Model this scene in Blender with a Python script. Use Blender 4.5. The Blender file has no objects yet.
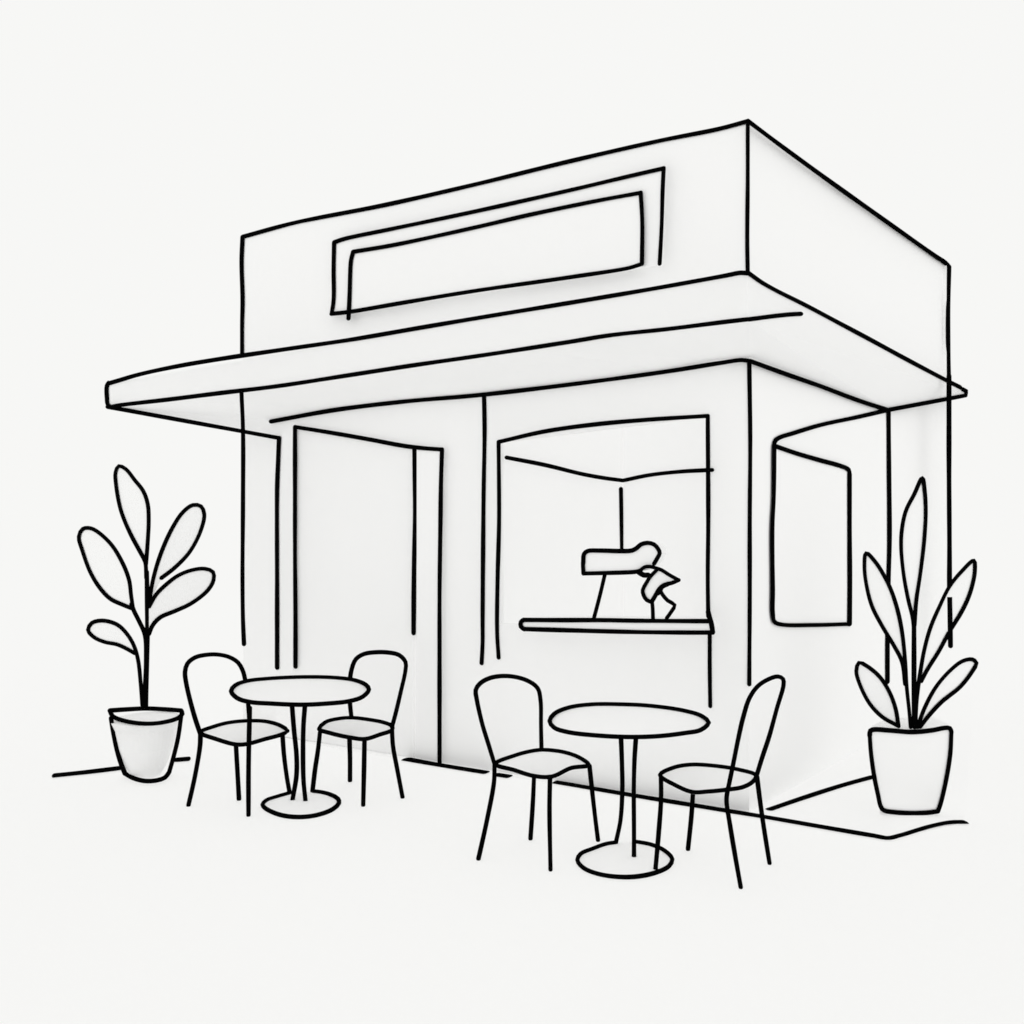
import bpy, bmesh, math, random
from mathutils import Vector as V

random.seed(7)
sc = bpy.context.scene
col = sc.collection

# ------------------------------------------------------------------ camera
F, VH, CU, H = 900.0, 515.0, 512.0, 1.89          # focal length and horizon in pixels, eye height in metres
EYE = V((0, 0, H))
cam = bpy.data.objects.new("camera", bpy.data.cameras.new("camera"))
col.objects.link(cam)
cam.location = EYE
cam.rotation_euler = (math.radians(90), 0, 0)
cam.data.sensor_width = 36
cam.data.lens = F / 1024 * 36
cam.data.shift_y = (VH - 512) / 1024
cam.data.clip_end = 5000
cam.data.clip_start = 0.05
sc.camera = cam

# ------------------------------------------------------------------ light: an even, bright white overcast sky
w = bpy.data.worlds.new("World")
sc.world = w
w.use_nodes = True
bg = w.node_tree.nodes["Background"]
bg.inputs[0].default_value = (0.930, 0.930, 0.916, 1)
bg.inputs[1].default_value = 1.0
sc.view_settings.view_transform = 'Standard'
sc.view_settings.look = 'None'
sc.view_settings.exposure = 0
sc.view_settings.gamma = 1
sc.cycles.max_bounces = 256
sc.cycles.diffuse_bounces = 256
sc.cycles.use_denoising = True
sc.cycles.filter_width = 1.6


# ------------------------------------------------------------------ materials
def diffuse(name, a, b, scale, through=0.0):
    m = bpy.data.materials.new(name)
    m.use_nodes = True
    nt = m.node_tree
    nt.nodes.clear()
    out = nt.nodes.new("ShaderNodeOutputMaterial")
    d = nt.nodes.new("ShaderNodeBsdfDiffuse")
    tc = nt.nodes.new("ShaderNodeTexCoord")
    n = nt.nodes.new("ShaderNodeTexNoise")
    n.inputs["Scale"].default_value = scale
    n.inputs["Detail"].default_value = 2
    r = nt.nodes.new("ShaderNodeMix")
    r.data_type = 'RGBA'
    r.inputs["A"].default_value = (*a, 1)
    r.inputs["B"].default_value = (*b, 1)
    nt.links.new(tc.outputs["Object"], n.inputs["Vector"])
    nt.links.new(n.outputs["Fac"], r.inputs["Factor"])
    nt.links.new(r.outputs["Result"], d.inputs["Color"])
    if through:                                       # paper lets part of the daylight through
        t = nt.nodes.new("ShaderNodeBsdfTranslucent")
        mx = nt.nodes.new("ShaderNodeMixShader")
        mx.inputs[0].default_value = through
        nt.links.new(r.outputs["Result"], t.inputs["Color"])
        nt.links.new(d.outputs[0], mx.inputs[1])
        nt.links.new(t.outputs[0], mx.inputs[2])
        nt.links.new(mx.outputs[0], out.inputs[0])
    else:
        nt.links.new(d.outputs[0], out.inputs[0])
    return m


WHITE = diffuse("white_card", (1.0, 1.0, 1.0), (0.9996, 0.9996, 0.9996), 1.6)
PAPER = diffuse("white_paper", (1.0, 1.0, 1.0), (0.9996, 0.9996, 0.9996), 1.6, 0.5)
TISSUE = diffuse("thin_paper", (1.0, 1.0, 1.0), (0.9996, 0.9996, 0.9996), 1.6, 0.8)
SKIN = {"ground": TISSUE, "pavement": TISSUE, "canopy": PAPER, "front_wall": PAPER, "interior": TISSUE, "seat": TISSUE, "base": TISSUE, "door": PAPER, "roof": TISSUE, "rear_wall": TISSUE}
BLACK = diffuse("black_ink", (0.0022, 0.0022, 0.0024), (0.0012, 0.0012, 0.0013), 6)


# ------------------------------------------------------------------ geometry helpers
def ray(u, v):
    return V(((u - CU) / F, 1.0, (VH - v) / F))


def proj(p):
    return V((CU + F * p.x / p.y, VH - F * (p.z - H) / p.y))


class Plane:
    """A real surface of the place: point p and unit normal n turned to the side it is seen from."""
    def __init__(self, p, n):
        self.p = V(p)
        self.n = V(n).normalized()
        if self.n.dot(EYE - self.p) < 0:
            self.n = -self.n

    def at(self, u, v):
        r = ray(u, v)
        return EYE + r * ((self.p - EYE).dot(self.n) / r.dot(self.n))

    def col(self, u, z):                              # upright plane: the point above image column u at height z
        p = self.at(u, VH)
        return V((p.x, p.y, z))

    def off(self, e):
        return Plane(self.p + self.n * e, self.n)


def level(z):
    return Plane((0, 0, z), (0, 0, 1))


def spline(pts, closed=False, step=3.0):
    pts = [V(p) for p in pts]
    n = len(pts)
    if n == 2 and not closed:
        k = max(2, int((pts[1] - pts[0]).length / step))
        return [pts[0].lerp(pts[1], i / k) for i in range(k + 1)]
    out = []
    for i in range(n if closed else n - 1):
        if closed:
            p0, p1, p2, p3 = (pts[(i + j - 1) % n] for j in range(4))
        else:
            p1, p2 = pts[i], pts[i + 1]
            p0 = pts[i - 1] if i else p1 * 2 - p2
            p3 = pts[i + 2] if i + 2 < n else p2 * 2 - p1
        # centripetal spacing keeps the curve from overshooting
        t1 = max((p1 - p0).length, 1e-6) ** .5
        t2 = t1 + max((p2 - p1).length, 1e-6) ** .5
        t3 = t2 + max((p3 - p2).length, 1e-6) ** .5
        k = max(2, int((p2 - p1).length / step))
        for j in range(k):
            t = t1 + (t2 - t1) * j / k
            a1 = p0 * ((t1 - t) / t1) + p1 * (t / t1)
            a2 = p1 * ((t2 - t) / (t2 - t1)) + p2 * ((t - t1) / (t2 - t1))
            a3 = p2 * ((t3 - t) / (t3 - t2)) + p3 * ((t - t2) / (t3 - t2))
            b1 = a1 * ((t2 - t) / t2) + a2 * (t / t2)
            b2 = a2 * ((t3 - t) / (t3 - t1)) + a3 * ((t - t1) / (t3 - t1))
            out.append(b1 * ((t2 - t) / (t2 - t1)) + b2 * ((t - t1) / (t2 - t1)))
    if not closed:
        out.append(pts[-1])
    return out


class MB:
    """Collects white slabs and black lines and links them as ONE mesh object."""
    def __init__(self):
        self.v, self.f, self.m = [], [], []

    # ---- white solids
    def poly(self, pts, mat=0):
        i = len(self.v)
        self.v += [V(p) for p in pts]
        self.f.append(tuple(range(i, i + len(pts))))
        self.m.append(mat)

    def slab(self, pts, back, mat=0):
        """pts: a flat outline in the place; back: vector to its far side."""
        i, n = len(self.v), len(pts)
        back = V(back)
        self.v += [V(p) for p in pts] + [V(p) + back for p in pts]
        self.f += [tuple(range(i, i + n)), tuple(range(i + 2 * n - 1, i + n - 1, -1))]
        self.f += [(i + k, i + (k + 1) % n, i + n + (k + 1) % n, i + n + k) for k in range(n)]
        self.m += [mat] * (n + 2)

    def hull(self, front, backs, mat=0):
        i, n = len(self.v), len(front)
        self.v += [V(p) for p in front] + [V(p) for p in backs]
        self.f += [tuple(range(i, i + n)), tuple(range(i + 2 * n - 1, i + n - 1, -1))]
        self.f += [(i + k, i + (k + 1) % n, i + n + (k + 1) % n, i + n + k) for k in range(n)]
        self.m += [mat] * (n + 2)

    def lathe(self, c, prof, seg=40):
        i = len(self.v)
        for r, z in prof:
            self.v += [V((c[0] + r * math.cos(2 * math.pi * k / seg), c[1] + r * math.sin(2 * math.pi * k / seg), z)) for k in range(seg)]
        for a in range(len(prof) - 1):
            for k in range(seg):
                k2 = (k + 1) % seg
                self.f.append((i + a * seg + k, i + a * seg + k2, i + (a + 1) * seg + k2, i + (a + 1) * seg + k))
                self.m.append(0)
        self.f += [tuple(i + k for k in range(seg)), tuple(i + (len(prof) - 1) * seg + k for k in range(seg))]
        self.m += [0, 0]

    # ---- black lines
    def tube(self, P, A, B, T, closed=False, sides=10):
        """P centres, A and B half-axes of the section, T cap lengths along the line."""
        n = len(P)
        rings = []
        for k in range(n):
            rings.append((P[k], A[k], B[k], 1.0))
        if not closed:
            t0 = (P[0] - P[1]).normalized()
            t1 = (P[-1] - P[-2]).normalized()
            head = [(P[0] + t0 * T[0] * math.sin(a), A[0], B[0], math.cos(a)) for a in (1.5, 1.2, .8, .4)]
            tail = [(P[-1] + t1 * T[-1] * math.sin(a), A[-1], B[-1], math.cos(a)) for a in (.4, .8, 1.2, 1.5)]
            rings = head + rings + tail
        i, R = len(self.v), len(rings)
        for c, a, b, s in rings:
            for k in range(sides):
                th = 2 * math.pi * k / sides
                self.v.append(c + a * (s * math.cos(th)) + b * (s * math.sin(th)))
        for r in range(R if closed else R - 1):
            r2 = (r + 1) % R
            for k in range(sides):
                k2 = (k + 1) % sides
                self.f.append((i + r * sides + k, i + r * sides + k2, i + r2 * sides + k2, i + r2 * sides + k))
                self.m.append(1)
        if not closed:
            self.f += [tuple(i + k for k in range(sides)), tuple(i + (R - 1) * sides + k for k in range(sides - 1, -1, -1))]
            self.m += [1, 1]

    @staticmethod
    def widths(n, w):
        ph, ph2 = random.uniform(0, 6.28), random.uniform(0, 6.28)
        return [w * (1 + .045 * math.sin(ph + k * .11) + .025 * math.sin(ph2 + k * .31)) for k in range(n)]

    def strip(self, px, plane, w=4.7, closed=False, lift=.006, thick=.006, curve=True):
        """A flat applied line of black trim lying on the surface `plane`."""
        px = spline(px, closed) if curve else [V(p) for p in px]
        n = len(px)
        ww = self.widths(n, w)
        if closed:
            ww = [w] * n
        nn = plane.n
        P = [plane.at(p.x, p.y) + nn * lift for p in px]
        A, B, T = [], [], []
        for k in range(n):
            a, b = (P[k - 1], P[(k + 1) % n]) if closed else (P[max(k - 1, 0)], P[min(k + 1, n - 1)])
            t = (b - a).normalized()
            s = t.cross(nn).normalized()
            e = 1e-3
            pt = (proj(P[k] + t * e) - proj(P[k])) / e
            ps = (proj(P[k] + s * e) - proj(P[k])) / e
            L = max(pt.length, 1e-6)
            perp = abs(pt.x * ps.y - pt.y * ps.x) / L
            hw = ww[k] / 2
            A.append(s * min(hw / max(perp, 1e-6), .09))
            B.append(nn * thick)
            T.append(min(hw / L, .09))
        self.tube(P, A, B, T, closed)

    def rod(self, P, w=4.9, closed=False, taper=None):
        """A round black rod through points of the place."""
        P = [V(p) for p in P]
        n = len(P)
        ww = self.widths(n, w)
        if closed:
            ww = [w] * n
        A, B, T = [], [], []
        for k in range(n):
            a, b = (P[k - 1], P[(k + 1) % n]) if closed else (P[max(k - 1, 0)], P[min(k + 1, n - 1)])
            t = (b - a).normalized()
            to = (EYE - P[k]).normalized()
            s = t.cross(to)
            s = s.normalized() if s.length > 1e-5 else V((1, 0, 0))
            r = ww[k] / 2 / F * P[k].y
            A.append(s * r)
            B.append(s.cross(t).normalized() * r)
            T.append(r)
        self.tube(P, A, B, T, closed)

    def rod_on(self, px, plane, w=4.9, closed=False, lift=0.0, curve=True):
        px = spline(px, closed) if curve else [V(p) for p in px]
        P = [plane.at(p.x, p.y) for p in px]
        if lift:
            P = [p + (EYE - p).normalized() * lift for p in P]
        self.rod(P, w, closed)

    def build(self, name, parent=None, origin=None, skin=None):
        o0 = V(origin) if origin is not None else V((0, 0, 0))
        root = parent
        while root is not None:
            o0 = o0 + V(root.location)
            root = root.parent
        me = bpy.data.meshes.new(name)
        me.from_pydata([tuple(p - o0) for p in self.v], [], self.f)
        me.materials.append(skin or SKIN.get(name, WHITE))
        me.materials.append(BLACK)
        me.polygons.foreach_set("material_index", self.m)
        bm = bmesh.new()
        bm.from_mesh(me)
        bmesh.ops.triangulate(bm, faces=[f for f in bm.faces if len(f.verts) > 4])
        bmesh.ops.recalc_face_normals(bm, faces=bm.faces[:])
        for f in bm.faces:
            f.smooth = f.material_index == 1
        bm.to_mesh(me)
        bm.free()
        ob = bpy.data.objects.new(name, me)
        col.objects.link(ob)
        if parent is not None:
            ob.parent = parent
        if origin is not None:
            ob.location = origin
        return ob


def tag(o, label=None, cat=None, group=None, kind=None):
    if label: o["label"] = label
    if cat: o["category"] = cat
    if group: o["group"] = group
    if kind: o["kind"] = kind
    return o


def thing(name, loc, label, cat, group=None):
    o = bpy.data.objects.new(name, None)
    o.empty_display_size = .2
    col.objects.link(o)
    o.location = loc
    return tag(o, label, cat, group)


# ------------------------------------------------------------------ the planes of the cafe
G = level(0.0)
g0, g1 = G.at(408, 757.6), G.at(888, 835.2)
fdir = (g1 - g0).normalized()                          # along the front, towards the right
FRONT = Plane(g0, (fdir.y, -fdir.x, 0))
FR = FRONT.col(749, 0)                                 # front right corner of the building
FL = FRONT.col(243, 0)
sdir = V((.842, 1, 0)).normalized()                    # along the right side, away from the eye
SIDE = Plane(FR, (sdir.y, -sdir.x, 0))
SR = SIDE.col(949, 0)
BL = FL + (SR - FR)
EAVE = FRONT.off(.60)                                  # outer face of the canopy
inF, inS = -FRONT.n, -SIDE.n

# ------------------------------------------------------------------ ground and pavement
mb = MB()
R0 = 900
mb.poly([(R0 * math.cos(a * math.pi / 48), R0 * math.sin(a * math.pi / 48), 0) for a in range(96)])
tag(mb.build("ground"), kind="structure")

mb = MB()
mb.slab([G.at(*p) + V((0, 0, .004)) for p in ((300, 742.5), (408, 760), (888, 838.5), (965, 822.5))] +
        [SR + V((.35, .2, .004)), SR + V((-.3, .2, .004))], (0, 0, -.003))
P0 = level(.004)
for s in ([(406, 759.5), (437, 765), (486, 773)], [(496, 775), (509, 777)],
          [(556, 782.5), (622, 794), (716, 809.5), (765, 817.5), (828, 828.5), (872, 836), (888, 838.5), (900, 836), (930, 827), (950, 823), (965, 822.5)],
          [(769.5, 810), (800, 799.5), (840, 786.5), (874, 777)],
          [(54, 776), (87.5, 772.5), (121, 768.4)], [(176, 760.3), (188.5, 759.3)]):
    mb.strip(s, P0, 4.4, lift=.004, thick=.003)
tag(mb.build("pavement"), kind="structure")

# ------------------------------------------------------------------ the cafe building
cafe = thing("cafe_building", (FL + FR) / 2, "white flat-roofed corner cafe with a wide overhanging canopy, doorway and open serving window", "cafe")
ZC = 3.24                                              # canopy top where it meets the wall

# parapet above the canopy
mb = MB()
tl, tr, trr = FRONT.at(243, 237), FRONT.at(748.5, 121), SIDE.at(947.6, 267)
tbl = BL + V((0, 0, 4.35))
z = lambda p, h: V((p.x, p.y, h))
mb.hull([tl, tr, z(tr, ZC), z(tl, ZC)], [q + inF * .16 for q in (tl, tr, z(tr, ZC), z(tl, ZC))])
mb.hull([tr, trr, z(trr, ZC), z(tr, ZC)], [q + inS * .16 for q in (tr, trr, z(trr, ZC), z(tr, ZC))])
mb.slab([tl + inF * .165, tbl, z(tbl, ZC), z(tl, ZC) + inF * .165], inS * -.16)
mb.slab([tbl, trr, z(trr, ZC), z(tbl, ZC)], -inF * -.16 * -1)
mb.strip([(243, 237), (295, 223), (386, 205), (476, 184.5), (570, 161.5), (660, 141), (720, 129), (748, 121.5)], FRONT, 4.5)
mb.strip([(243, 237), (242, 262), (243, 300), (242.5, 325), (242.5, 355)], FRONT, 4.3)
mb.strip([(748, 121), (748, 180), (747.5, 240), (748, 274)], FRONT, 4.3)
mb.rod_on([(748, 121), (780, 145), (830, 181.5), (880, 217), (936, 256.5), (945, 262.5), (949, 267)], SIDE, 4.3, lift=.1)
mb.rod_on([(949, 267), (948, 300), (948, 350), (949, 384)], SIDE, 4.5, lift=.16)
mb.build("parapet", cafe)

mb = MB()
zr = 3.9
mb.slab([z(FL, zr) + inF * .17 - inS * -.17, z(FR, zr) + inF * .17 + inS * .17, z(SR, zr) - inF * .17 + inS * .17, z(BL, zr) - inF * .17 - inS * .17], (0, 0, -.2))
mb.build("roof", cafe)

# front wall, with the opening of the serving window left free
mb = MB()
wz = ZC - .004
def wall_piece(ua, ub, za, zb, plane=FRONT, back=None):
    """za / zb: (bottom, top) heights at the two ends."""
    mb.slab([plane.col(ua, za[0]), plane.col(ub, zb[0]), plane.col(ub, zb[1]), plane.col(ua, za[1])], back or inF * .06)
zv = lambda u, v: FRONT.at(u, v).z
wall_piece(243, 499.5, (0, wz), (0, wz))
wall_piece(708.5, 749, (0, wz), (0, wz))
wall_piece(499.5, 708.5, (zv(499.5, 442), wz), (zv(708.5, 416), wz))
wall_piece(499.5, 708.5, (0, zv(499.5, 624)), (0, zv(708.5, 627)))
mb.rod_on([(271, 421.5), (335, 410), (405, 401.5), (480, 395), (582, 383), (670, 371), (720, 363), (742, 360), (749, 361)], FRONT, 4.5, lift=.03)
mb.strip([(749.5, 362), (750.5, 440), (750, 520), (750, 600), (749.5, 684)], FRONT, 4.5)
mb.strip([(484.5, 396), (485, 432), (484, 495), (483, 620), (483, 642), (482, 663)], FRONT, 4.5)
mb.build("front_wall", cafe)

mb = MB()
wall_piece(749, 949, (0, wz), (0, wz), SIDE, inS * .14)
mb.rod_on([(750, 361), (790, 375.5), (820, 386), (860, 401), (888, 410)], SIDE, 4.5, lift=.06)
mb.strip([(888, 411), (888.5, 470), (889, 540), (888, 580), (887, 640), (887, 682)], SIDE, 4.4)
mb.build("side_wall", cafe)

mb = MB()
mb.slab([FL + inF * .065, BL, z(BL, wz), z(FL, wz) + inF * .065], inS * -.14)
mb.slab([BL, SR, z(SR, wz), z(BL, wz)], FRONT.n * .14)
mb.build("rear_wall", cafe)

# canopy: a slab running round the corner
mb = MB()
A1, A2 = EAVE.at(109, 383.5), EAVE.at(748, 273.5)
B1, B2 = EAVE.at(109, 407), EAVE.at(748, 320.5)
A3, B3 = EYE + ray(966, 391) * 9.3, EYE + ray(965.5, 395.5) * 9.28
S1, S2, S3 = FRONT.off(.004).at(252, 431), FRONT.off(.004).at(749.5, 357), SIDE.off(.004).at(888, 410)
T1, T2, T3 = z(S1, ZC - .1), z(S2, ZC - .03), z(SIDE.col(940, 0), ZC)
for q in ((A1, A2, B2, B1), (A2, A3, B3, B2), (B2, B3, S3, S2), (A1, A2, T2, T1), (A2, A3, T3, T2), (A1, B1, S1, T1), (A3, B3, S3, T3)):
    mb.poly(q)
inner = [S1] + [FRONT.off(.004).at(*q) for q in ((271, 420), (335, 408.5), (405, 400), (480, 393.5), (582, 381.5), (670, 369.5), (720, 360))] + [S2]
for k in range(len(inner) - 1):
    n_ = len(inner) - 1
    mb.poly((B1.lerp(B2, k / n_), B1.lerp(B2, (k + 1) / n_), inner[k + 1], inner[k]))
RF = Plane(A2, (A3 - A2).cross(B2 - A2))
mb.strip([(109, 383.5), (116, 381.5), (140, 374.5), (177, 366.5), (218, 359.5), (285, 349.5), (350, 340), (420, 328), (476, 318.5), (570, 303), (650, 289.5), (725, 276), (741, 273), (748, 273.5)], EAVE, 4.6)
mb.strip([(109, 383.5), (107.5, 386), (107.5, 398), (108.5, 405), (112, 407.5)], EAVE, 4.5)
mb.strip([(112, 407), (119, 405.5), (170, 399.5), (218, 393.5), (280, 386), (342, 376.5), (410, 366), (486, 355), (570, 342), (610, 335.5), (670, 329), (726, 322), (748, 319.5)], EAVE, 4.5)
mb.strip([(748, 319.5), (775, 316), (790, 314.5), (800, 314)], RF, 4.6)
mb.strip([(748, 273.5), (760, 282), (773, 289.5), (805, 305.5), (838, 323), (870, 340), (907, 360), (947, 381), (960, 387.5)], RF, 4.5)
edge = lambda a, b, n: [a.lerp(b, k / n) for k in range(n + 1)]
tip = [A3.lerp(B3, k / 3) for k in range(4)] + [B3.lerp(S3, k / 16) for k in range(1, 17)]
mb.rod([p + (EYE - p).normalized() * .05 for p in [A2.lerp(A3, .97)] + tip], 4.4)
lp = FRONT.off(.02).at(279, 438)
mb.rod(edge(B1 + EAVE.n * .012, lp, 30), 4.4)
mb.build("canopy", cafe)

mb = MB()
mb.strip([(888, 410), (855, 417.5), (820, 425), (790, 434), (779, 437.5), (774.5, 441), (773.5, 446)], SIDE, 4.4)
mb.build("moulding", cafe)

# slim posts at the outer edges of the canopy
for px in ([(241.5, 393), (243, 430), (243, 500), (242.5, 580), (243, 620), (244, 644)],):
    mb = MB(); mb.rod_on(px, EAVE.off(.03), 4.3); mb.build("post", cafe)
mb = MB(); mb.rod_on([(949, 376), (949, 420), (949, 470), (949.5, 550), (949.5, 585), (950, 615), (950.5, 646)], Plane((0, 8.45, 0), (0, -1, 0)), 4.6); mb.build("post", cafe)

# doorway
door = MB()
door.slab([FRONT.at(296, 427), FRONT.at(415, 447), FRONT.col(415, .02), FRONT.col(296, .02)], FRONT.n * .02)
D2 = FRONT.off(.02)
door.strip([(415, 449), (415.5, 515), (414.5, 570), (414, 633)], D2, 4.8)
door.build("door", cafe)
fr = MB()
fr.slab([FRONT.at(278.5, 438), FRONT.at(295.5, 427), FRONT.col(295.5, .02), FRONT.col(278.5, .02)], FRONT.n * .03)
fr.slab([FRONT.at(419, 448), FRONT.at(441.5, 450), FRONT.col(441.5, .02), FRONT.col(419, .02)], FRONT.n * .03)
D3 = FRONT.off(.03)
fr.strip([(279.5, 438), (278.5, 462), (277.5, 490), (277.5, 590), (277.5, 667.5)], D3, 4.4)
fr.strip([(295.5, 427), (295.5, 490), (295.5, 560), (296, 610), (296, 666.5)], D3, 4.4)
fr.strip([(295.5, 427), (330, 432.5), (370, 439.5), (405, 446), (425, 448.3), (442.5, 449.5)], D3, 4.4)
fr.strip([(442.5, 449.5), (441.5, 480), (441, 515), (440, 596), (440, 650), (440, 764)], D3, 4.5)
fr.build("door_frame", cafe)

# serving window: frame, room behind it, counter
fr = MB()
fr.strip([(499, 442), (545, 431.5), (595, 424.5), (645, 420), (708, 416)], FRONT, 4.5)
fr.strip([(499, 442), (499.5, 520), (498, 580), (497.5, 632), (499, 657.5)], FRONT, 4.4)
fr.strip([(708, 416), (708.5, 520), (708, 580), (708.5, 616)], FRONT, 4.5)
fr.strip([(710, 635), (710, 668), (710.5, 706)], FRONT, 4.4)
fr.build("window_frame", cafe)

it = MB()
C0 = EYE + ray(623, 480.5) * 7.2
LW = FRONT.off(-.06).at(501, 455.5)
RW = FRONT.off(-.06).at(707, 470.2)
zb = 1.0
zt = 2.62
it.poly((z(LW, zt), z(C0, zt), z(C0, zb), z(LW, zb)))
it.poly((z(C0, zt), z(RW, zt), z(RW, zb), z(C0, zb)))
it.poly((z(LW, zt), z(C0, zt), z(RW, zt)))
it.poly((z(LW, zb), z(C0, zb), z(RW, zb)))
LP = Plane(C0, (LW - C0).cross(V((0, 0, 1))))
RP = Plane(C0, (RW - C0).cross(V((0, 0, 1))))
it.rod_on([(506.5, 457.5), (545, 465), (582, 474), (604, 478), (623, 480.5)], LP, 4.2, lift=.05)
it.rod_on([(623, 480.5), (650, 475), (682, 471.5), (706, 470.2)], RP, 4.2, lift=.05)
it.strip([(704.5, 470.3), (712.5, 470)], FRONT.off(.008), 4.2)
it.strip([(620.5, 489), (621, 515), (621.5, 549)], LP, 4.3)
it.build("interior", cafe)

ct = MB()
CF = FRONT.off(.13)
outline = [(524, 619.5), (560, 620), (640, 621), (700, 621.5), (709, 622.5), (712, 627), (711, 632.5), (640, 631.5), (560, 629.5), (525, 628.5), (521.5, 624)]
ct.slab([CF.at(*p) for p in outline], inF * .31)
ct.strip([(524, 619.8), (560, 620), (600, 620), (640, 620.6), (700, 621), (709, 621)], CF, 4.6)
ct.strip([(524, 619.8), (521.3, 622), (521.3, 626.5), (524.5, 629)], CF, 4.4)
ct.strip([(524.5, 629), (560, 630), (638, 632), (690, 632.5), (713, 632.5)], CF, 4.6)
ct.strip([(708.5, 612), (710, 618), (711.8, 624), (713, 632)], CF, 5)
ct.build("counter", cafe)

# window in the right-hand wall
sw = MB()
sw.slab([SIDE.at(774, 446.5), SIDE.at(848, 469), SIDE.at(849, 624), SIDE.at(774, 623.5)], SIDE.n * .005)
s2 = SIDE.off(.005)
sw.strip([(773.5, 446), (773, 495), (771.5, 530), (772, 590), (772, 613), (774, 622), (781, 624.5), (812, 625), (848.5, 624)], s2, 4.2)
sw.strip([(774, 446), (796, 453.5), (820, 460.5), (840, 466), (847.5, 469.5), (849, 474)], s2, 4.5)
sw.strip([(849, 474), (849, 530), (849.3, 580), (849, 624)], s2, 4.5)
sw.build("window", cafe)

# ------------------------------------------------------------------ sign on the parapet
SG = FRONT.off(.05)
sign = thing("sign_board", FRONT.at(497, 290), "blank oblong sign board with a doubled outline on the front parapet", "sign")
mb = MB()
mb.slab([SG.at(*p) for p in ((334, 243), (664, 169), (661, 264), (332.5, 314))], inF * .046)
mb.strip([(332, 314), (334, 300), (334, 270), (334.5, 243)], SG, 4.3)
mb.strip([(334.5, 242.5), (345, 239), (395, 228.5), (476, 211.5), (570, 190.5), (625, 177.5), (664, 168.5)], SG, 4.3)
mb.strip([(664, 168.5), (663, 190), (662, 225), (660, 264)], SG, 4.3)
mb.build("sign_frame", sign)
mb = MB()
SP = FRONT.off(.065)
mb.slab([SP.at(*p) for p in ((352, 253), (641, 193.5), (642, 265), (351, 311))], inF * .014)
mb.strip([(332, 314), (350, 312), (400, 303.5), (476, 291), (570, 277.5), (630, 268), (641, 264.5)], SP, 4.3)
mb.strip([(349, 318.5), (350, 295), (351.5, 260), (353.5, 252.5)], SP, 4.3)
mb.strip([(353.5, 252), (395, 245), (476, 227.5), (530, 215), (600, 200.5), (641, 193)], SP, 4.3)
mb.strip([(641, 193), (642.5, 220), (642.3, 264)], SP, 4.5)
mb.build("sign_panel", sign)

# ------------------------------------------------------------------ coffee machine on the counter
MP = FRONT.off(.06)
cm = thing("coffee_machine", MP.at(630, 620), "small white coffee machine with a rounded end and slanted leg on the serving counter", "coffee machine")
up = [(583.8, 573.5), (583.5, 563), (584.3, 554), (588, 551), (600, 550.5), (621, 551), (632, 550.5), (637, 548), (641, 544.5), (648, 542.8), (654.5, 544.5), (658.5, 549), (660, 553), (658, 557.5), (654.5, 563.5)]
mb = MB()
mb.slab([MP.at(*p) for p in up + [(648, 570), (629, 572.5), (606, 573.5)]], inF * .14)
mb.strip(up[1:], MP, 4.5)
mb.strip([(583.8, 573.5), (583.3, 563), (584.3, 554)], MP, 4.3)
mb.strip([(583.8, 573.5), (606, 573), (629, 572.3), (636, 571.8), (641, 570.5)], MP, 4.3)
mb.build("body", cm)
mb = MB(); mb.rod_on([(605, 574), (600, 595), (594, 618)], MP.off(-.05), 4.2); mb.build("leg", cm)
mb = MB()
M2 = MP.off(.02)
mb.slab([M2.at(*p) for p in ((657, 570), (669, 575), (678, 580), (663, 584), (653, 601), (646, 598), (643.5, 591), (646, 583))], inF * .05)
mb.strip([(641, 570), (645, 567), (650, 566.5), (656, 568), (662, 570), (669, 574.5), (679, 580)], M2, 4)
mb.strip([(679, 580), (672, 583), (664, 585), (659.5, 589), (656, 595), (652.5, 601)], M2, 4.4)
mb.strip([(657, 570), (651, 576), (646.5, 583), (643, 590), (643.8, 595), (647, 600), (652, 602)], M2, 4)
mb.strip([(639, 572), (644, 575), (648.5, 575)], M2, 5.4)
mb.strip([(652.3, 601), (653, 608), (653.3, 618)], M2, 4)
mb.build("spout", cm)
mb = MB()
mb.strip([(664, 585.5), (661, 590), (662.5, 594), (668, 600.5), (675, 605), (672, 611), (667, 618)], M2.off(.008), 3.9)
mb.strip([(668, 584), (662, 587), (658.5, 593)], M2.off(.008), 4.6)
mb.build("hose", cm)

# ------------------------------------------------------------------ tables
GROUP_T = "round pedestal tables outside the cafe"
def table(label, d, ztop, top, base, gap, rods):
    c = G.at(*d)
    t = thing("cafe_table", (c.x, c.y, 0), label, "table", GROUP_T)
    pl = level(ztop)
    mb = MB()
    ring = spline(top, True)
    mb.slab([pl.at(p.x, p.y) + V((0, 0, -.008)) for p in ring], (0, 0, -.004))
    mb.rod_on(top, pl, 4.6, closed=True)
    mb.build("tabletop", t)
    mb = MB()
    for r, yd in rods:
        pts = spline(r)
        a, b = pts[0], pts[-1]
        P = []
        for p in pts:
            k = (p.y - a.y) / (b.y - a.y)
            P.append(EYE + ray(p.x, p.y) * (c.y * (1 - k) + yd * k))
        mb.rod(P, 4.7)
    mb.build("pedestal", t)
    mb = MB()
    pb = level(.014)
    ring = spline(base, True)
    mb.slab([pb.at(p.x, p.y) + V((0, 0, -.006)) for p in ring], (0, 0, -.007))
    i = gap
    mb.rod_on(base[i:] + base[:i], pb, 4.5)
    mb.build("base", t)
    return t

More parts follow.
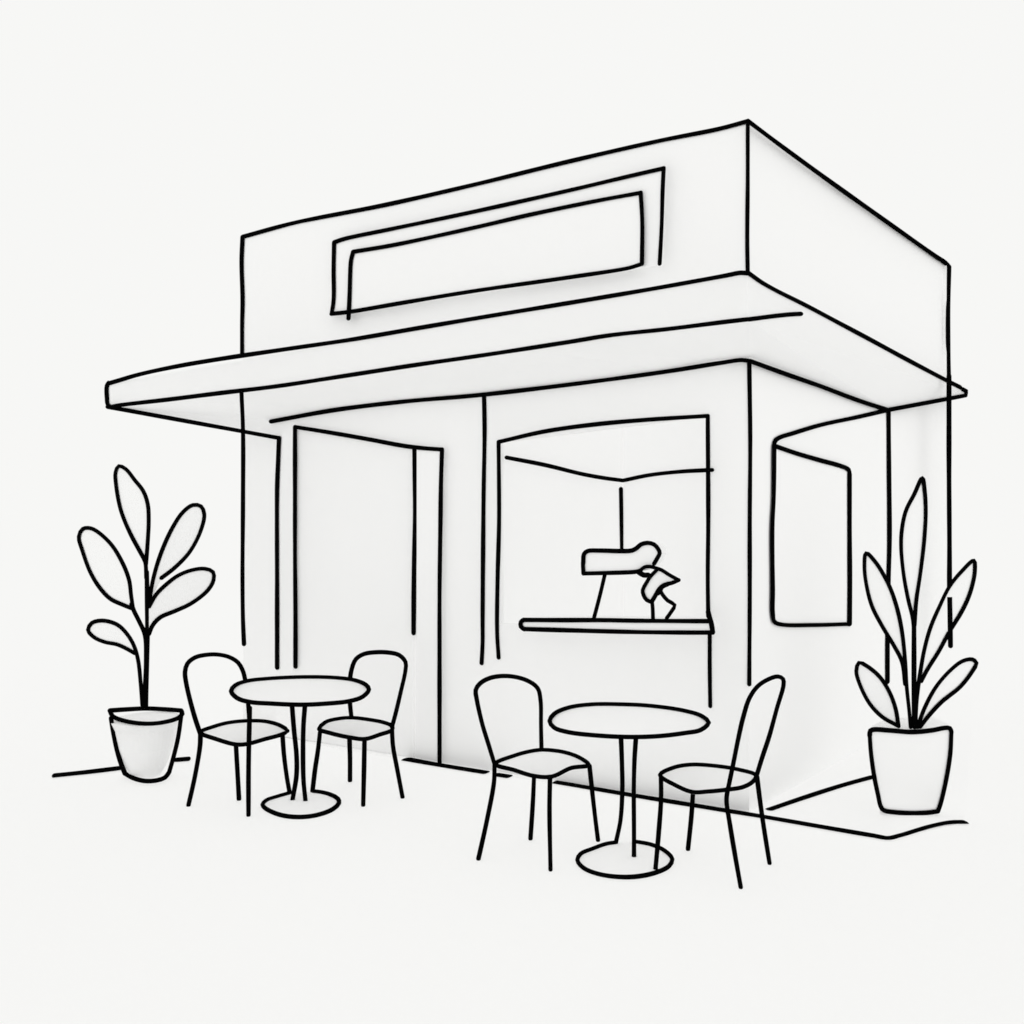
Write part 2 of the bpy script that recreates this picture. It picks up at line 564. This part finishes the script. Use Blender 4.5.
table("slightly smaller round pedestal table in front of the doorway", (300, 803), .742,
      [(231, 691), (235, 685.5), (246, 681.5), (267, 679), (305, 677.3), (335, 678), (355, 680.5), (366, 685), (369, 689.5), (363, 696.5), (350, 701), (325, 703.7), (300, 704.7), (270, 703.5), (250, 702), (237, 698)],
      [(314, 791.5), (322, 792.5), (331, 795), (338, 799), (339, 803), (333, 809), (317, 815), (297, 817), (279, 814.5), (265, 808), (262.5, 804.5), (266, 800.5), (276, 797), (290, 793)], 0,
      [([(292, 705), (294, 730), (296.5, 755), (296.5, 775), (292.5, 800)], 5.95), ([(305, 705), (303.5, 725), (303, 750), (303.5, 780), (305.5, 801)], 5.93)])
table("larger round pedestal table in front of the serving window", (627, 859), .758,
      [(549.5, 721), (554, 714), (567.5, 708), (590, 704.7), (620, 704.5), (650, 706), (685, 711), (702.5, 716.5), (708.7, 722.5), (701, 729.8), (685, 733), (660, 736), (632, 737), (600, 735.7), (567.5, 732), (554, 727.5)],
      [(634, 841.5), (652, 845), (665, 851), (672.3, 859), (669, 866), (655, 872.8), (630, 877), (600, 874.3), (583, 867.5), (577.3, 860), (580.5, 854), (592, 849), (606, 844), (616, 842.5)], 0,
      [([(621, 737), (622, 765), (622.3, 790), (620.5, 820), (616, 842)], 5.18), ([(636, 737), (634.5, 760), (633.8, 790), (634, 830), (634, 856)], 4.96)])

# ------------------------------------------------------------------ chairs
GROUP_C = "hoop-back chairs at the round tables"
ZS = level(.45)
def chair(label, seat, hoop, ends, legs, lean):
    """ends: where the hoop meets the seat; legs: image lines from the seat to the foot on the ground."""
    ring = spline(seat, True)
    S = [ZS.at(p.x, p.y) for p in ring]
    c = sum(S, V((0, 0, 0))) / len(S)
    t = thing("hoop_back_chair", (c.x, c.y, 0), label, "chair", GROUP_C)
    mb = MB()
    mb.slab([p + V((0, 0, -.008)) for p in S], (0, 0, -.004))
    mb.rod_on(seat, ZS, 4.3, closed=True)
    mb.build("seat", t)
    a, b = ZS.at(*ends[0]), ZS.at(*ends[1])
    along = (b - a).normalized()
    away = V((along.y, -along.x, 0))
    if away.dot(a - c) < 0: away = -away
    HP = Plane(a, along.cross(V((0, 0, 1)) + away * lean))
    mb = MB()
    mb.rod_on(hoop, HP, 4.5)
    mb.build("backrest", t)
    for L, zt in legs:
        pts = spline(L)
        top = (level(zt)).at(*L[0])
        foot = level(.008).at(*L[-1])
        P = []
        for p in pts:
            k = (p.y - L[0][1]) / (L[-1][1] - L[0][1])
            P.append(EYE + ray(p.x, p.y) * (top.y * (1 - k) + foot.y * k))
        mb = MB(); mb.rod(P, 4.7); mb.build("leg", t)
    return t

chair("open hoop-back chair left of the smaller table, beside the round-leaved plant",
      [(200, 732.5), (213, 727), (228, 723), (250, 721), (268, 722), (281, 726), (287.5, 731), (280, 735), (266, 738.8), (247, 744), (236, 744.5), (216, 739)],
      [(200, 733), (195, 718), (190, 700), (186, 682), (185, 672), (187.5, 663.5), (195, 657.5), (205, 655), (217, 654.5), (229, 657), (238, 662.5), (242.5, 670), (245, 679), (247.5, 697), (249.5, 721)],
      ((200, 732.5), (250, 721)),
      [([(200.5, 734), (200, 746), (195, 776), (188.5, 805)], .45),
       ([(236, 746), (237.5, 772), (239, 799)], .44),
       ([(249.8, 708), (249, 740), (248.5, 775), (248.5, 815)], .68),
       ([(282.5, 735), (284, 755), (287, 778), (289.5, 792)], .44)], .12)
chair("open hoop-back chair right of the smaller table, near the doorway",
      [(319, 729), (325, 722.5), (338, 719), (352, 718), (370, 720), (385, 723), (392.5, 726.5), (392, 730), (380, 734.5), (365, 739), (350, 737.5), (330, 733)],
      [(392, 727), (396, 712), (400.5, 693), (405.5, 670), (405.5, 662), (399, 655), (388, 652.5), (375, 652.3), (364, 654), (356, 659), (352, 668), (350, 680), (350, 703), (351.5, 718)],
      ((392, 727), (352, 718)),
      [([(320, 732), (318, 750), (315, 770), (312.5, 791)], .45),
       ([(349.5, 738), (350, 758), (350, 780.5)], .44),
       ([(364.5, 740), (364, 770), (363.2, 805)], .44),
       ([(392, 730), (393, 746), (397, 768), (402.5, 797)], .45)], .1)
chair("open hoop-back chair left of the larger table, its back towards the doorway",
      [(495, 764), (515, 755.5), (530, 751.5), (542.5, 750), (565, 752.5), (581, 758.5), (589, 765), (571, 768), (552, 776.5), (534, 776), (514, 770)],
      [(494.5, 764), (489, 746), (482, 723), (476.5, 698), (475.7, 690), (480, 683.5), (490, 678), (507, 676), (526, 680), (537.5, 688), (540.5, 700), (541, 725), (541.5, 750)],
      ((495, 764), (541.5, 750)),
      [([(494.5, 765), (494, 782), (487, 820), (478.5, 858.5)], .45),
       ([(534, 777), (533, 800), (530.5, 838.5)], .44),
       ([(550, 777), (549.5, 810), (550.5, 869.5)], .44),
       ([(589.5, 766), (591.5, 785), (595, 816), (598, 840)], .45)], .12)
chair("open hoop-back chair right of the larger table, seen from behind",
      [(660, 775), (672.5, 768), (690, 764.8), (715, 766), (740, 770), (756, 775.5), (753, 781.5), (743, 787), (728, 789.5), (708, 791.5), (692.5, 792), (675, 785)],
      [(756.5, 776), (762, 758), (769, 737), (777, 708), (783.5, 685), (783, 679), (778, 676.5), (769, 679), (758, 686), (749.5, 698), (743, 718), (738, 740), (733, 765), (728, 789)],
      ((756.5, 776), (728, 789)),
      [([(661, 777), (661, 800), (658.5, 835), (655.5, 869)], .45),
       ([(693, 793), (691.5, 815), (688, 849)], .44),
       ([(728, 788), (726.5, 800), (730, 825), (735, 855), (740.7, 887)], .45),
       ([(757, 777), (759, 793), (763, 822), (769.5, 863)], .45)], .22)

# ------------------------------------------------------------------ potted plants
def leaf(parent, outline, yd, stem, yaw, closed=False, fill=None, tilt=0.0, w=4.2):
    """outline: image line round the blade; the blade is a flat leaf turned by yaw about the stem."""
    p = EYE + ray(*stem) * yd
    LP = Plane(p, (math.sin(math.radians(yaw)), -math.cos(math.radians(yaw)), tilt))
    mb = MB()
    pts = fill or [(q.x, q.y) for q in spline(outline, step=5)]
    mb.slab([LP.at(*q) for q in pts], -LP.n * .005)
    mb.strip(outline, LP, w, lift=.004, thick=.006)
    return mb.build("leaf", parent)

# left: round-leaved plant in a tapered round pot
yd = 6.5
pc = G.at(146, 776.5)
plant = thing("potted_plant", (pc.x, pc.y, 0), "potted plant with rounded oval leaves in a tapered pot left of the doorway", "potted plant")
mb = MB()
zrim = H - (716 - VH) / F * pc.y
k = pc.y / F
mb.lathe((pc.x, pc.y), [(13.5 * k, .008), (20 * k, .09), (26 * k, .22), (29.5 * k, zrim - .08), (33 * k, zrim - .02)])
RIM = level(zrim)
UP = Plane((pc.x, pc.y - .05, 0), (0, -1, 0))
mb.rod_on([(110, 710.5), (128, 709.3), (146, 708.5), (165, 709.3), (181, 710.5)], RIM, 4.5)
mb.rod_on([(110, 711), (112.5, 716), (125, 721), (147, 723.7), (165, 722), (178, 718), (182.3, 714), (181, 710.5)], RIM, 4.5)
mb.rod_on([(111, 718), (113, 731), (116.5, 748), (120.5, 762), (125, 773.5)], UP, 4.5, lift=.09)
mb.rod_on([(181.5, 714), (178, 738), (173.5, 757), (169.5, 771)], UP, 4.5, lift=.09)
mb.rod_on([(125, 773.5), (133, 778), (145, 781), (157, 780.3), (165, 777.5), (169.3, 772)], level(.014), 4.4, lift=.05)
mb.build("pot", plant, skin=PAPER)
py = RIM.at(146, 709).y
def stem_rod(parent, px, y0, w):
    m = MB(); m.rod([EYE + ray(p.x, p.y) * y0 for p in spline(px)], w); return m.build("stem", parent)
stem_rod(plant, [(146.8, 572), (147.2, 600), (147.5, 630), (146.8, 660), (146, 706)], py, 4.6)
stem_rod(plant, [(131.5, 604), (134, 611), (139, 621), (145, 635), (146.3, 660), (144, 706)], py + .01, 4.6)
stem = (146, 640)
leaf(plant, [(146.5, 578), (145.5, 562), (141.5, 554), (130, 532.5), (121, 510), (116.3, 485), (115.8, 472.5), (119, 466), (126, 469), (135, 480), (143.5, 491), (148, 504), (149, 521), (147.8, 545), (146.3, 564)], py, stem, -8)
leaf(plant, [(132.5, 608.5), (122.5, 604.5), (111, 599), (101, 589), (91, 573), (82.5, 550), (79.2, 537), (83, 529), (92, 528.5), (110, 542.5), (122.5, 562), (129.5, 580), (131.5, 595), (133.5, 609)], py, stem, -24)
leaf(plant, [(149, 604), (150.5, 593), (154, 575.5), (161, 553), (172, 528.5), (183, 512), (193, 505), (201, 506.3), (204.3, 514), (201, 530), (190, 551.5), (175, 567.5), (161.5, 578)], py + .02, stem, 22)
leaf(plant, [(149, 606.5), (156, 594.5), (166, 584.5), (178, 575.5), (192, 570), (205, 568.7), (213, 572), (213.5, 580), (208, 590), (191, 603.5), (175, 611), (160, 617.5), (152.5, 625.5), (149, 634)], py - .02, stem, 30)
leaf(plant, [(134.5, 653), (127.5, 649), (117.5, 644.5), (105, 642), (94, 637), (88.3, 630), (92, 623), (102.5, 620.5), (117.5, 624.5), (127.5, 634), (134.5, 646), (138.5, 660), (141, 683), (142.5, 705)], py, (143, 690), -20, w=4.1)

# right: blade-leaved plant in a square tapered planter
yf = 5.66
PF = Plane((0, yf, 0), (0, -1, 0))
c = PF.at(911, 812)
plant2 = thing("potted_plant", (c.x, c.y + .2, 0), "potted plant with pointed upright leaves in a squarish pot beside the right wall", "potted plant")
mb = MB()
front = [PF.at(*p) for p in ((869.5, 731), (891, 731), (912, 732), (932, 731), (951, 728.5), (949.5, 755), (944, 788), (937.5, 811.5), (912, 813), (883, 810), (879.5, 803), (874, 778))]
for p in front: p.z = max(p.z, .004)
top0, top1, bot0, bot1 = PF.at(869.5, 731), PF.at(951, 730), PF.at(881, 812), PF.at(939, 812)
mb.slab(front, (0, .012, 0))
def behind(p, dy, s_):
    q = EYE + (p - EYE) * ((yf + dy) / yf)
    m_ = EYE + (PF.at(911, 812) - EYE) * ((yf + dy) / yf)
    return V((m_.x + (q.x - m_.x) * s_, yf + dy, p.z - .012 if p.z > .3 else .004))
ring0 = (top0, top1, bot1, bot0)
fq = [V((top0.x, yf + .013, top0.z - .01)), V((top1.x, yf + .013, top1.z - .01)), V((bot1.x, yf + .013, .004)), V((bot0.x, yf + .013, .004))]
mid_ = [behind(p, .2, .93) for p in ring0]
mb.hull(fq, mid_)
mb.hull(mid_, [behind(p, .42, .55) for p in ring0])
mb.strip([(869.3, 735), (870, 730.5), (874, 729.3), (891, 730.3), (912, 731.8), (932, 730), (944, 727.7), (949.5, 728), (951, 732)], PF, 4.9)
mb.strip([(951, 732), (950, 752), (947.5, 770), (944, 788), (940, 804), (937.5, 811)], PF, 4.5)
mb.strip([(937.5, 811), (928, 812.3), (912, 813), (895, 812), (883.5, 810), (880.5, 806.5), (877.5, 794), (873.8, 776), (870.5, 752), (869.3, 735)], PF, 4.7)
mb.build("pot", plant2)
py = yf + .07
stem_rod(plant2, [(914, 625), (914, 660), (914, 700), (914.5, 727)], py, 4.6)
stem = (913, 700)
leaf(plant2, [(914, 640), (912.5, 619), (908, 600), (903.5, 576), (900.8, 548), (901.5, 530), (905.5, 511), (914, 494), (922, 478), (924.3, 490), (925.5, 511), (924, 540), (920, 574), (916, 601), (914.3, 625)], py + .03, stem, 4)
leaf(plant2, [(905, 684), (902, 662), (894, 646), (882, 626), (872, 606.5), (866.5, 586), (864.3, 567), (866, 553), (875, 561.5), (884, 575.5), (891, 590), (897.5, 610), (902, 632), (905, 660), (906.5, 686), (909, 710), (910.5, 727)], py, stem, -14,
     fill=[(905, 684), (902, 662), (894, 646), (882, 626), (872, 606.5), (866.5, 586), (864.3, 567), (866, 553), (875, 561.5), (884, 575.5), (891, 590), (897.5, 610), (902, 632), (905, 660)])
leaf(plant2, [(915, 726), (916.5, 697), (920.5, 668), (924, 649), (930, 627.5), (939, 606.5), (949, 586.5), (961, 571.5), (973.5, 560.5), (974.5, 571), (971.5, 587), (967, 600), (960.5, 613), (950, 630), (938, 652), (927, 669.5), (921, 681)], py, stem, 16,
     fill=[(916.5, 697), (920.5, 668), (924, 649), (930, 627.5), (939, 606.5), (949, 586.5), (961, 571.5), (973.5, 560.5), (974.5, 571), (971.5, 587), (967, 600), (960.5, 613), (953.5, 624), (953.5, 597), (946.5, 597), (946.8, 636), (938, 652), (927, 669.5), (921, 681), (918, 698)])
leaf(plant2, [(897.5, 725.5), (882.5, 717), (870, 704), (860.5, 686), (856.3, 671), (859, 662.5), (867, 666), (880, 677), (890, 693), (896, 710), (898.5, 726)], py, stem, -26)
leaf(plant2, [(917, 727), (924, 708), (935, 687.5), (949, 671), (962, 661), (972, 659.3), (976, 663), (972, 671), (960, 686.5), (941, 702), (928, 716), (919.5, 727)], py, stem, 26)
